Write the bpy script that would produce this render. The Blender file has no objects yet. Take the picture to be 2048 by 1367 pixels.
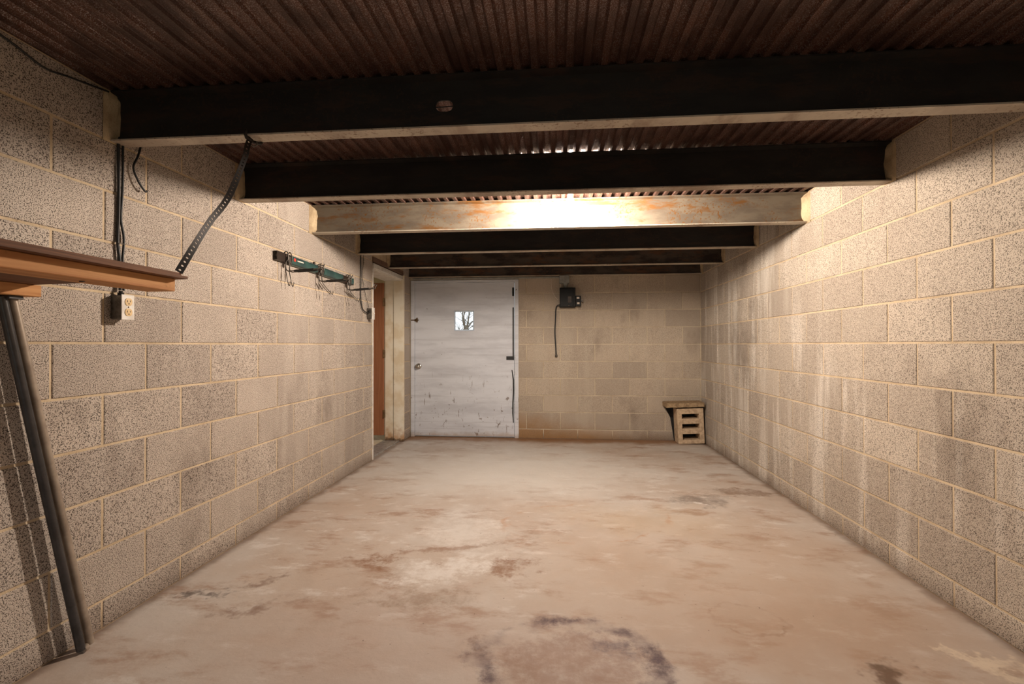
import bpy, bmesh, math, random
from mathutils import Vector, Matrix
random.seed(7)
scene = bpy.context.scene
COL = scene.collection

# ------------------------------------------------------------------ camera
cam_d = bpy.data.cameras.new('camera')
cam_d.sensor_width = 36.0
cam_d.lens = 17.245
cam_d.clip_start = 0.02
cam = bpy.data.objects.new('camera', cam_d)
COL.objects.link(cam)
_r = Vector((0.99600, 0.08932, -0.00100)); _u = Vector((0.00156, -0.00617, 0.99998)); _b = _r.cross(_u).normalized()
_u = _b.cross(_r).normalized(); _r = _u.cross(_b).normalized()
cam.matrix_world = Matrix(((_r.x, _u.x, _b.x, 0.0), (_r.y, _u.y, _b.y, 0.0), (_r.z, _u.z, _b.z, 1.12), (0, 0, 0, 1)))
scene.camera = cam

# ------------------------------------------------------------------ sky, bulb power, exposure
world = bpy.data.worlds.new('overcast_sky')
scene.world = world
world.use_nodes = True
bg = world.node_tree.nodes['Background']
bg.inputs['Color'].default_value = (0.86, 0.93, 1.0, 1)
bg.inputs['Strength'].default_value = 1.5
BULB_STRENGTH = 3500.0
BULB_COLOR = (1.0, 0.855, 0.725, 1)
vs = scene.view_settings
vs.view_transform = 'Standard'
vs.look = 'None'
vs.exposure = 0.27
vs.gamma = 1.0
vs.use_curve_mapping = False
try:
    scene.cycles.use_denoising = True
    scene.cycles.max_bounces = 7; scene.cycles.use_light_tree = False
    scene.cycles.diffuse_bounces = 4
    scene.cycles.glossy_bounces = 3
    scene.cycles.adaptive_threshold = 0.035
    scene.cycles.sample_clamp_indirect = 6.0
except Exception:
    pass

# ------------------------------------------------------------------ measures (metres, camera stands over 0,0)
XL, XR, YF = -1.786, 1.683, 5.893          # faces of left, right and far wall
ZJ, CH, BL = 1.129, 0.2032, 0.4064         # joint at eye level, course height, block length
ZB = 1.942                                 # underside of the beams
ZT = 2.145                                 # top of the beams
YREAR = -2.4
OPEN0, OPEN1 = 4.655, 5.60                 # side doorway
BULB = Vector((0.089, 3.08, 1.998))

# ------------------------------------------------------------------ node helpers
def srgb(r, g, b):
    f = lambda c: (c / 255 / 12.92) if c / 255 <= 0.04045 else ((c / 255 + 0.055) / 1.055) ** 2.4
    return (f(r), f(g), f(b), 1.0)

class NT:
    def __init__(self, name):
        self.m = bpy.data.materials.new(name)
        self.m.use_nodes = True
        self.t = self.m.node_tree
        self.bsdf = self.t.nodes['Principled BSDF']
        self._pos = None
    def n(self, typ, **kw):
        nd = self.t.nodes.new(typ)
        for k, v in kw.items():
            setattr(nd, k, v)
        return nd
    def link(self, a, b):
        self.t.links.new(a, b)
    def put(self, sock, v):
        if isinstance(v, bpy.types.NodeSocket):
            self.link(v, sock)
        else:
            sock.default_value = v
    def pos(self):
        if self._pos is None:
            self._pos = self.n('ShaderNodeNewGeometry').outputs['Position']
        return self._pos
    def obj(self):
        return self.n('ShaderNodeTexCoord').outputs['Object']
    def rnd(self):
        return self.n('ShaderNodeObjectInfo').outputs['Random']
    def mapping(self, vec, scale=(1, 1, 1), loc=(0, 0, 0), rot=(0, 0, 0), typ='POINT'):
        m = self.n('ShaderNodeMapping', vector_type=typ)
        self.link(vec, m.inputs['Vector'])
        m.inputs['Scale'].default_value = scale
        m.inputs['Location'].default_value = loc
        m.inputs['Rotation'].default_value = rot
        return m.outputs['Vector']
    def noise(self, vec, scale=5, detail=4, rough=0.55, dist=0.0, col=False):
        nd = self.n('ShaderNodeTexNoise')
        self.link(vec, nd.inputs['Vector'])
        nd.inputs['Scale'].default_value = scale
        nd.inputs['Detail'].default_value = detail
        nd.inputs['Roughness'].default_value = rough
        nd.inputs['Distortion'].default_value = dist
        return nd.outputs['Color' if col else 'Fac']
    def voro(self, vec, scale=50, feature='F1', out='Distance'):
        nd = self.n('ShaderNodeTexVoronoi', feature=feature)
        self.link(vec, nd.inputs['Vector'])
        nd.inputs['Scale'].default_value = scale
        return nd.outputs[out]
    def rng(self, v, a, b, c=0.0, d=1.0, smooth=True):
        nd = self.n('ShaderNodeMapRange', interpolation_type='SMOOTHSTEP' if smooth else 'LINEAR')
        self.put(nd.inputs['Value'], v)
        nd.inputs['From Min'].default_value = a
        nd.inputs['From Max'].default_value = b
        nd.inputs['To Min'].default_value = c
        nd.inputs['To Max'].default_value = d
        return nd.outputs['Result']
    def math(self, op, a, b=0.0, c=0.0, clamp=False):
        nd = self.n('ShaderNodeMath', operation=op, use_clamp=clamp)
        self.put(nd.inputs[0], a); self.put(nd.inputs[1], b)
        if op in ('MULTIPLY_ADD',):
            self.put(nd.inputs[2], c)
        return nd.outputs[0]
    def vmath(self, op, a, b=(0, 0, 0), scale=None):
        nd = self.n('ShaderNodeVectorMath', operation=op)
        self.put(nd.inputs[0], a)
        if scale is None:
            self.put(nd.inputs[1], b)
        else:
            nd.inputs['Scale'].default_value = scale
        return nd.outputs['Value' if op == 'LENGTH' else 'Vector']
    def mix(self, fac, a, b, mode='MIX'):
        nd = self.n('ShaderNodeMix', data_type='RGBA', blend_type=mode)
        self.put(nd.inputs[0], fac); self.put(nd.inputs[6], a); self.put(nd.inputs[7], b)
        return nd.outputs[2]
    def sep(self, vec):
        nd = self.n('ShaderNodeSeparateXYZ'); self.link(vec, nd.inputs[0])
        return nd.outputs
    def bump(self, h, strength=0.3, dist=0.01):
        nd = self.n('ShaderNodeBump')
        nd.inputs['Strength'].default_value = strength
        nd.inputs['Distance'].default_value = dist
        self.link(h, nd.inputs['Height'])
        self.link(nd.outputs['Normal'], self.bsdf.inputs['Normal'])
    def done(self, col, rough=0.8, metal=0.0, spec=0.5):
        self.put(self.bsdf.inputs['Base Color'], col)
        self.put(self.bsdf.inputs['Roughness'], rough)
        self.put(self.bsdf.inputs['Metallic'], metal)
        self.bsdf.inputs['Specular IOR Level'].default_value = spec
        return self.m

# ------------------------------------------------------------------ materials
def mat_block(name, light, dark, streak, streak_col, pores=1.0, low_dirt=0.3, extra=None):
    t = NT(name)
    p = t.pos()
    base = t.mix(t.rng(t.rnd(), 0.0, 1.0, smooth=False), light, dark)
    big = t.noise(p, 2.3, 4, 0.6)
    base = t.mix(t.rng(big, 0.35, 0.72, 0.0, 0.55), base, dark)
    grain = t.noise(p, 420, 1, 0.6)
    coarse = t.noise(p, 270, 1, 0.5)
    pit = t.math('MULTIPLY', t.rng(coarse, 0.49, 0.38, 0.0, 1.0), 0.9 * pores)
    base = t.mix(t.rng(grain, 0.30, 0.72, 0.0, 0.45), base, srgb(220, 210, 196))
    # pale mineral runs, stretched downwards
    run = t.noise(t.mapping(p, (7.5, 7.5, 0.75)), 1.0, 4, 0.62)
    zone = t.noise(p, 0.8, 1, 0.5)
    runm = t.math('MULTIPLY', t.rng(run, 0.45, 0.64), t.math('MULTIPLY', t.rng(zone, 0.38, 0.56), streak))
    base = t.mix(runm, base, streak_col)
    # sooty smears
    soot = t.math('MULTIPLY', t.rng(t.noise(t.mapping(p, (1.6, 1.6, 1.1), (4, 9, 2)), 1.0, 4, 0.65), 0.56, 0.74), 0.45)
    base = t.mix(soot, base, srgb(106, 92, 80))
    z = t.sep(p)[2]
    foot = t.math('MULTIPLY', t.rng(t.math('ADD', z, t.math('MULTIPLY', big, 0.16)), 0.20, 0.06), low_dirt)
    base = t.mix(foot, base, srgb(92, 66, 46))
    if extra:
        base = extra(t, p, base)
    base = t.mix(pit, base, srgb(64, 54, 47))
    t.bump(t.math('ADD', t.math('MULTIPLY', coarse, 1.0), t.math('MULTIPLY', grain, 0.5)), 0.6, 0.003)
    return t.done(base, 0.93, 0.0, 0.2)

def brown_seep(t, p, base):
    # rusty seep low on the far wall beside the door
    s = t.sep(p)
    d = t.math('ADD', t.math('MULTIPLY', s[2], 1.0), t.math('MULTIPLY', t.math('ADD', s[0], 0.45), 0.22))
    m = t.math('MULTIPLY', t.rng(t.math('ADD', d, t.math('MULTIPLY', t.noise(p, 3.5, 5), 0.35)), 0.62, 0.28), 0.75)
    return t.mix(m, base, srgb(160, 118, 70))

M = {}
M['block_left'] = mat_block('concrete_block_left', srgb(198, 184, 170), srgb(164, 151, 140), 0.3, srgb(214, 203, 190), 1.0, 0.45)
M['block_right'] = mat_block('concrete_block_right', srgb(202, 188, 170), srgb(164, 150, 135), 0.9, srgb(222, 213, 200), 0.85, 0.5)
M['block_far'] = mat_block('concrete_block_far', srgb(188, 170, 148), srgb(160, 144, 126), 0.35, srgb(200, 188, 170), 0.5, 0.55, brown_seep)

def mat_mortar(name, c1, c2, foot=0.5):
    t = NT(name); p = t.pos()
    c = t.mix(t.rng(t.noise(p, 7, 5), 0.35, 0.7), c1, c2)
    c = t.mix(t.rng(t.noise(p, 160, 3, 0.7), 0.42, 0.30, 0, 0.5), c, srgb(110, 90, 68))
    z = t.sep(p)[2]
    c = t.mix(t.math('MULTIPLY', t.rng(t.math('ADD', z, t.math('MULTIPLY', t.noise(p, 9, 4), 0.1)), 0.14, 0.05), foot), c, srgb(92, 64, 42))
    t.bump(t.noise(p, 70, 5, 0.7), 0.6, 0.006)
    return t.done(c, 0.95, 0, 0.15)
M['mortar'] = mat_mortar('mortar', srgb(210, 190, 160), srgb(188, 167, 138))
M['mortar_pale'] = mat_mortar('mortar_pale', srgb(202, 188, 164), srgb(182, 166, 143), 0.7)
M['grout'] = mat_mortar('grout', srgb(206, 186, 152), srgb(168, 146, 116), 0.0)

def mat_floor():
    t = NT('stained_concrete_floor'); p = t.pos()
    warp = t.vmath('SCALE', t.vmath('SUBTRACT', t.noise(p, 5.5, 4, 0.65, col=True), (0.5, 0.5, 0.5)), scale=0.55)
    warp2 = t.vmath('SCALE', t.vmath('SUBTRACT', t.noise(p, 1.4, 3, 0.5, col=True), (0.5, 0.5, 0.5)), scale=0.5)
    pw = t.vmath('ADD', p, warp)
    ps = t.vmath('ADD', p, t.vmath('SCALE', warp, scale=0.35))
    pb = t.vmath('ADD', pw, warp2)
    c = t.mix(t.rng(t.noise(p, 1.1, 5, 0.6), 0.36, 0.66), srgb(214, 205, 195), srgb(200, 182, 166))
    c = t.mix(t.rng(t.noise(t.mapping(p, (1, 1.9, 1), (3, 1, 0)), 2.6, 5, 0.68), 0.50, 0.68, 0, 0.8), c, srgb(172, 142, 120))
    c = t.mix(t.rng(t.noise(t.mapping(p, (1.2, 2.4, 1), (8, 5, 0)), 3.4, 5, 0.7), 0.53, 0.70, 0, 0.75), c, srgb(232, 226, 218))
    def blob(cx, cy, sx, sy, col, amt=0.8, rot=0.0, soft=0.6, src=None, ring=None, tex=0.0):
        nonlocal c
        v = t.mapping(src or pw, (sx, sy, 1), (cx, cy, 0), (0, 0, rot), 'TEXTURE')
        v = t.vmath('MULTIPLY', v, (1, 1, 0))
        l = t.vmath('LENGTH', v)
        if ring:
            l = t.math('ABSOLUTE', t.math('SUBTRACT', l, 1.0))
            m = t.rng(l, ring, 0.0)
        else:
            m = t.rng(l, 1.0, 1.0 - soft)
        if tex:
            m = t.rng(t.math('ADD', m, t.math('MULTIPLY', t.math('SUBTRACT', TX[min(TX, key=lambda q: abs(q - tex))], 0.5), 3.0)), 0.12, 1.35)
            m = t.math('MULTIPLY', m, t.rng(l, 0.0 if ring else 1.25, 0.0 if ring else 1.0)) if not ring else t.math('MULTIPLY', t.math('MULTIPLY', m, t.rng(l, ring * 1.5, ring)), gap)
        c = t.mix(t.math('MULTIPLY', m, amt), c, col)
    TX = {q: t.noise(p, q, 7, 0.78) for q in (8, 13, 19)}
    gap = t.rng(t.noise(p, 3.1, 3, 0.6), 0.42, 0.60)
    W_, T_ = srgb(236, 230, 222), srgb(150, 112, 84)
    blob(-0.35, 4.4, 1.7, 1.3, srgb(236, 231, 222), 0.85, soft=0.9, src=pb)                 # paler far end of the room
    blob(0.75, 2.45, 1.5, 1.0, srgb(196, 172, 150), 0.5, soft=0.9, src=pb)                 # warmer trodden patch
    blob(-0.5, 1.75, 1.5, 0.7, srgb(186, 160, 144), 0.5, soft=0.9, src=pb)
    blob(1.0, 2.0, 1.1, 0.6, srgb(180, 148, 122), 0.5, soft=0.9, src=pb)
    blob(0.55, 3.25, 0.8, 0.45, srgb(206, 180, 146), 0.4, soft=0.9, src=pb)
    blob(-0.50, 2.42, 0.50, 0.19, W_, 1.0, 0.35, 0.8, tex=16)                            # scoured white patch
    blob(-0.58, 2.95, 0.42, 0.60, W_, 0.65, 0.2, 0.9, tex=12)
    blob(-0.965, 2.50, 0.20, 0.17, T_, 0.9, 0.2, 0.8, tex=20)
    blob(-0.24, 2.45, 0.22, 0.17, T_, 0.85, 0.1, 0.9, tex=18)
    blob(-0.62, 2.66, 0.50, 0.05, T_, 0.6, 0.32, 0.8, src=ps, tex=24)
    blob(-0.62, 2.12, 0.42, 0.13, srgb(150, 122, 96), 0.6, 0.1, 0.9, tex=14)
    blob(-1.57, 2.06, 0.18, 0.09, srgb(104, 94, 88), 0.9, 0.3, 0.9, tex=18)
    blob(-1.36, 2.24, 0.18, 0.08, srgb(134, 106, 90), 0.8, 0.4, 0.9, tex=14)
    blob(-1.30, 1.98, 0.24, 0.12, srgb(140, 110, 92), 0.8, 0.5, 0.9, tex=14)
    blob(0.05, 1.75, 0.31, 0.25, srgb(98, 78, 82), 1.0, 0.0, src=ps, ring=0.30, tex=13)  # drum ring
    blob(0.05, 1.74, 0.33, 0.26, srgb(150, 116, 98), 0.6, soft=0.5, src=ps, tex=19)
    blob(0.20, 1.84, 0.20, 0.07, srgb(104, 90, 98), 0.7, -0.4, 0.9, src=ps, tex=16)
    blob(-0.28, 1.80, 0.10, 0.14, srgb(126, 92, 72), 0.7, 0.0, 0.9, tex=10)
    blob(0.765, 2.09, 0.135, 0.11, srgb(160, 128, 104), 0.6, 0.0, src=ps, ring=0.16, tex=8)  # faint can ring
    blob(0.20, 3.16, 0.55, 0.34, srgb(196, 142, 96), 0.45, 0.35, src=ps, ring=0.08, tex=8)   # rust arc
    blob(1.02, 3.66, 0.34, 0.22, srgb(128, 118, 110), 0.75, 0.2, 0.9, tex=10)
    blob(0.96, 3.61, 0.08, 0.06, W_, 0.9, 0.0, 0.7)
    blob(1.42, 3.85, 0.32, 0.17, srgb(142, 118, 100), 0.8, 0.0, 0.7, tex=9)
    blob(1.42, 1.90, 0.14, 0.06, srgb(232, 214, 190), 0.95, -0.6, 0.6, tex=16)
    blob(1.56, 1.82, 0.15, 0.10, srgb(232, 214, 190), 0.9, -0.3, 0.6, tex=16)
    blob(1.14, 1.79, 0.11, 0.09, srgb(104, 78, 60), 0.85, 0.0, 0.8)
    s = t.sep(p)
    nz = t.math('MULTIPLY', t.noise(p, 5, 5), 0.35)
    far = t.rng(t.math('ADD', s[1], nz), 5.72, 5.98)
    c = t.mix(t.math('MULTIPLY', far, 0.85), c, srgb(150, 104, 58))
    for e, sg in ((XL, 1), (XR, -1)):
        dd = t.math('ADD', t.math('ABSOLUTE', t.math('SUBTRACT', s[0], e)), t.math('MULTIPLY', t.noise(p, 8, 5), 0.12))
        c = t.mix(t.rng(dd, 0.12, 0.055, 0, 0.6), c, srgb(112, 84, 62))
    specks = t.rng(t.noise(p, 46, 3, 0.6), 0.70, 0.76, 0, 0.8)
    c = t.mix(specks, c, srgb(92, 70, 56))
    h = t.math('ADD', t.noise(p, 9, 6, 0.6), t.math('MULTIPLY', t.noise(p, 60, 4, 0.7), 0.12))
    c = t.mix(1.0, c, (0.84, 0.84, 0.845, 1), 'MULTIPLY')
    t.bump(h, 0.25, 0.02)
    return t.done(c, t.rng(t.noise(p, 4, 5), 0.3, 0.7, 0.42, 0.75), 0, 0.35)
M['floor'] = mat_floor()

def mat_deck():
    t = NT('rusted_steel_deck'); p = t.pos()
    n1 = t.noise(t.mapping(p, (1, 0.5, 1)), 9, 4, 0.6)
    c = t.mix(t.rng(n1, 0.35, 0.68), srgb(60, 35, 25), srgb(90, 53, 36))
    fine = t.noise(p, 260, 3, 0.65)
    fleck = t.math('MULTIPLY', t.rng(fine, 0.50, 0.62), t.rng(n1, 0.36, 0.60, 0.12, 0.62))     # zinc still showing between the rust
    c = t.mix(fleck, c, srgb(172, 166, 164))
    t.bump(fine, 0.25, 0.0012)
    return t.done(c, t.math('SUBTRACT', 0.48, t.math('MULTIPLY', fleck, 0.28)), t.math('ADD', 0.25, t.math('MULTIPLY', fleck, 0.75)), 0.5)
M['deck'] = mat_deck()

def mat_beam(name, base, alt, rust, amt, speck, rough=0.55):
    t = NT(name); p = t.pos()
    v = t.mapping(p, (1.3, 1, 3.5))
    c = t.mix(t.rng(t.noise(v, 4, 5, 0.6), 0.4, 0.62), base, alt)
    c = t.mix(t.math('MULTIPLY', t.rng(t.noise(t.mapping(p, (2.2, 1, 9), (1, 2, 5)), 1.6, 6, 0.7), 0.50, 0.64), amt), c, rust)
    patch = t.rng(t.noise(p, 2.6, 3), 0.45, 0.62)
    c = t.mix(t.math('MULTIPLY', t.math('MULTIPLY', t.rng(t.noise(p, 75, 3, 0.6), 0.56, 0.63), patch), speck), c, rust)
    t.bump(t.noise(p, 60, 5, 0.7), 0.2, 0.003)
    return t.done(c, rough, 0.0, 0.4)
M['steel_dark'] = mat_beam('dark_mill_steel', srgb(38, 35, 33), srgb(28, 26, 25), srgb(60, 42, 33), 0.6, 0.6)
M['steel_brown'] = mat_beam('brown_mill_steel', srgb(78, 68, 60), srgb(44, 36, 32), srgb(98, 66, 44), 0.8, 0.7)
M['steel_pale'] = mat_beam('pale_steel', srgb(110, 100, 86), srgb(96, 86, 74), srgb(106, 70, 30), 0.95, 1.0)  # paler tone, used on the third beam
M['flange'] = mat_beam('pale_grey_flange', srgb(190, 180, 162), srgb(170, 158, 142), srgb(120, 92, 70), 0.5, 0.8)  # lighter tone, used on all bottom flanges

def mat_simple(name, c1, c2, scale=20, rough=0.6, metal=0.0, spec=0.5, bump=0.0, stretch=(1, 1, 1), lo=0.38, hi=0.66):
    t = NT(name); p = t.obj()
    v = t.mapping(p, stretch)
    n = t.noise(v, scale, 5, 0.62)
    if bump:
        t.bump(n, bump, 0.003)
    return t.done(t.mix(t.rng(n, lo, hi), c1, c2), rough, metal, spec)
def mat_wood(name, c1, c2, c3, axis=1, rough=0.75):
    t = NT(name); p = t.obj()
    sc = [42, 42, 42]; sc[axis] = 2.0
    n = t.noise(t.mapping(p, tuple(sc)), 1.0, 6, 0.65, 0.6)
    c = t.mix(t.rng(n, 0.3, 0.7), c1, c2)
    c = t.mix(t.rng(t.noise(p, 11, 5, 0.7), 0.6, 0.74, 0, 0.8), c, c3)
    t.bump(n, 0.3, 0.003)
    return t.done(c, rough, 0, 0.3)
M['lumber'] = mat_wood('orange_lumber', srgb(206, 154, 100), srgb(172, 116, 70), srgb(96, 68, 48))
M['lumber_x'] = mat_wood('orange_lumber_across', srgb(186, 124, 72), srgb(150, 88, 48), srgb(84, 54, 36), 0)
M['plywood'] = mat_wood('weathered_plywood', srgb(128, 88, 62), srgb(86, 58, 42), srgb(58, 42, 34))
M['brown_door'] = mat_wood('brown_veneer', srgb(156, 102, 70), srgb(140, 88, 58), srgb(126, 78, 50), 2, 0.55)
M['tube_steel'] = mat_simple('dull_tube_steel', srgb(164, 150, 134), srgb(136, 122, 108), 12, 0.36, 0.2)
M['tube_dark'] = mat_simple('dark_tube_steel', srgb(66, 64, 64), srgb(52, 50, 50), 12, 0.26, 0.3)
M['black_rubber'] = mat_simple('black_rubber', srgb(30, 29, 28), srgb(22, 21, 21), 40, 0.6)
M['cable_black'] = mat_simple('black_cable_sheath', srgb(26, 26, 26), srgb(38, 36, 34), 60, 0.5)
M['strap'] = mat_simple('dark_strap_steel', srgb(26, 21, 18), srgb(40, 30, 24), 50, 0.6, 0.3)
M['white_paint'] = mat_simple('chipped_white_paint', srgb(226, 222, 214), srgb(206, 198, 186), 18, 0.5, 0, 0.4, 0.1)
M['ivory'] = mat_simple('ivory_plastic', srgb(220, 190, 138), srgb(206, 172, 120), 40, 0.4)
M['slot'] = mat_simple('dark_slot', srgb(28, 22, 18), srgb(20, 16, 14), 40, 0.7)
M['galv'] = mat_simple('galvanised_box', srgb(112, 106, 98), srgb(78, 72, 66), 40, 0.5, 0.6)
M['grey_paint'] = mat_simple('grey_paint', srgb(150, 150, 144), srgb(128, 128, 122), 14, 0.5)
M['black_enamel'] = mat_simple('black_enamel', srgb(22, 22, 21), srgb(17, 17, 16), 20, 0.55, 0, 0.3)
M['label_white'] = mat_simple('white_label', srgb(226, 214, 200), srgb(212, 198, 184), 20, 0.6)
M['label_red'] = mat_simple('red_mark', srgb(206, 60, 44), srgb(196, 50, 38), 20, 0.6)
M['green_bar'] = mat_simple('dark_green_bar', srgb(56, 86, 80), srgb(44, 64, 64), 9, 0.35)
M['rail'] = mat_simple('brown_black_rail', srgb(62, 50, 42), srgb(48, 38, 32), 20, 0.45, 0.3)
M['chrome'] = mat_simple('worn_chrome', srgb(190, 184, 174), srgb(150, 142, 132), 30, 0.25, 0.9)
M['brass'] = mat_simple('tarnished_brass', srgb(120, 92, 56), srgb(86, 64, 40), 40, 0.45, 0.6)
M['cap'] = mat_simple('rough_cap_stone', srgb(168, 144, 112), srgb(126, 104, 80), 34, 0.95, 0, 0.2, 0.6)
M['cmu'] = mat_simple('loose_block', srgb(200, 176, 146), srgb(172, 148, 122), 30, 0.95, 0, 0.2, 0.5)
M['tile_grey'] = mat_simple('grey_slab_slot_shade', srgb(44, 42, 40), srgb(34, 32, 31), 30, 0.9, 0, 0.2, 0.3)  # kept near black so the hollow block's slots look shaded
M['alu'] = mat_simple('worn_threshold', srgb(186, 184, 180), srgb(150, 146, 140), 30, 0.4, 0.5)
M['bark'] = mat_simple('grey_bark', srgb(128, 118, 104), srgb(96, 88, 78), 12, 0.9)
M['ground'] = mat_simple('dry_winter_grass', srgb(150, 140, 112), srgb(122, 112, 88), 3, 0.95)
M['plaster'] = mat_simple('unseen_room_pale_plaster', srgb(222, 206, 176), srgb(208, 190, 158), 4, 0.9)
M['lintel'] = mat_wood('brown_lintel', srgb(128, 100, 82), srgb(96, 74, 60), srgb(70, 52, 42))

def mat_jamb():
    t = NT('peeling_cream_paint'); p = t.pos()
    c = t.mix(t.rng(t.noise(p, 6, 5), 0.4, 0.65), srgb(236, 226, 206), srgb(220, 202, 172))
    z = t.sep(p)[2]
    m = t.rng(t.math('ADD', z, t.math('MULTIPLY', t.noise(p, 14, 5), 0.4)), 0.42, 0.2)
    c = t.mix(t.math('MULTIPLY', m, 0.75), c, srgb(176, 122, 66))
    c = t.mix(t.rng(t.noise(t.mapping(p, (3, 3, 1)), 9, 6, 0.75), 0.66, 0.70, 0, 0.9), c, srgb(96, 70, 48))
    rot = t.rng(t.math('ADD', z, t.math('MULTIPLY', t.noise(p, 30, 5), 0.12)), 0.11, 0.07)
    c = t.mix(t.math('MULTIPLY', rot, 0.8), c, srgb(58, 40, 26))
    t.bump(t.noise(p, 30, 5, 0.7), 0.2, 0.003)
    return t.done(c, 0.6, 0, 0.3)
M['jamb'] = mat_jamb()

def mat_white_door():
    t = NT('scuffed_white_door'); p = t.pos()
    c = t.mix(t.rng(t.noise(t.mapping(p, (0.8, 1, 3.5)), 2.0, 6, 0.65), 0.40, 0.68), srgb(216, 219, 225), srgb(196, 198, 204))
    c = t.mix(t.rng(t.noise(t.mapping(p, (0.6, 1, 16), (3, 0, 1)), 1.6, 4, 0.6), 0.52, 0.68, 0, 0.5), c, srgb(184, 185, 190))
    z = t.sep(p)[2]
    low = t.rng(z, 0.95, 0.35)
    sc1 = t.rng(t.noise(t.mapping(p, (34, 1, 5.5)), 1.0, 4, 0.6), 0.635, 0.67)
    sc2 = t.rng(t.noise(t.mapping(p, (13, 1, 10), (5, 0, 3)), 1.0, 6, 0.75), 0.605, 0.65)
    m = t.math('MULTIPLY', t.math('MAXIMUM', sc1, sc2), low)
    c = t.mix(t.math('MULTIPLY', m, 0.85), c, srgb(108, 90, 76))
    pick = t.rng(t.noise(t.mapping(p, (22, 1, 22), (1, 0, 7)), 1.0, 3, 0.6), 0.70, 0.73)
    c = t.mix(t.math('MULTIPLY', pick, 0.8), c, srgb(84, 76, 72))
    edge = t.rng(t.math('ADD', z, t.math('MULTIPLY', t.noise(p, 9, 5), 0.12)), 0.14, 0.06)
    c = t.mix(t.math('MULTIPLY', edge, 0.6), c, srgb(160, 128, 92))
    return t.done(c, 0.5, 0, 0.35)
M['white_door'] = mat_white_door()

def mat_glass():
    t = NT('window_glass')
    nt = t.t
    nt.nodes.remove(t.bsdf)
    tr = t.n('ShaderNodeBsdfTransparent'); gl = t.n('ShaderNodeBsdfGlossy'); gl.inputs['Roughness'].default_value = 0.03
    tr.inputs['Color'].default_value = (0.96, 0.97, 0.97, 1)
    fr = t.n('ShaderNodeFresnel'); fr.inputs['IOR'].default_value = 1.45
    mx = t.n('ShaderNodeMixShader')
    t.link(fr.outputs[0], mx.inputs[0]); t.link(tr.outputs[0], mx.inputs[1]); t.link(gl.outputs[0], mx.inputs[2])
    t.link(mx.outputs[0], nt.nodes['Material Output'].inputs['Surface'])
    return t.m
M['glass'] = mat_glass()
def mat_translucent():
    t = NT('translucent_glow_border')  # stands in for the glow of daylight round the door pane
    tr = t.n('ShaderNodeBsdfTranslucent'); tr.inputs['Color'].default_value = (0.86, 0.88, 0.9, 1)
    df = t.n('ShaderNodeBsdfDiffuse'); df.inputs['Color'].default_value = (0.8, 0.8, 0.8, 1)
    mx = t.n('ShaderNodeMixShader'); mx.inputs[0].default_value = 0.25
    t.link(tr.outputs[0], mx.inputs[1]); t.link(df.outputs[0], mx.inputs[2])
    t.t.nodes.remove(t.bsdf)
    t.link(mx.outputs[0], t.t.nodes['Material Output'].inputs['Surface'])
    return t.m
M['translucent'] = mat_translucent()
def mat_emit(name, col, strength):
    t = NT(name)
    t.bsdf.inputs['Base Color'].default_value = (1, 1, 1, 1)
    t.bsdf.inputs['Emission Color'].default_value = col
    t.bsdf.inputs['Emission Strength'].default_value = strength
    return t.m
M['bulb'] = mat_emit('glowing_bulb_glass', BULB_COLOR, BULB_STRENGTH)

# ------------------------------------------------------------------ mesh helpers
def wloc(o):
    v = Vector((0, 0, 0))
    while o is not None:
        v = v + o.location
        o = o.parent
    return v

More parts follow.
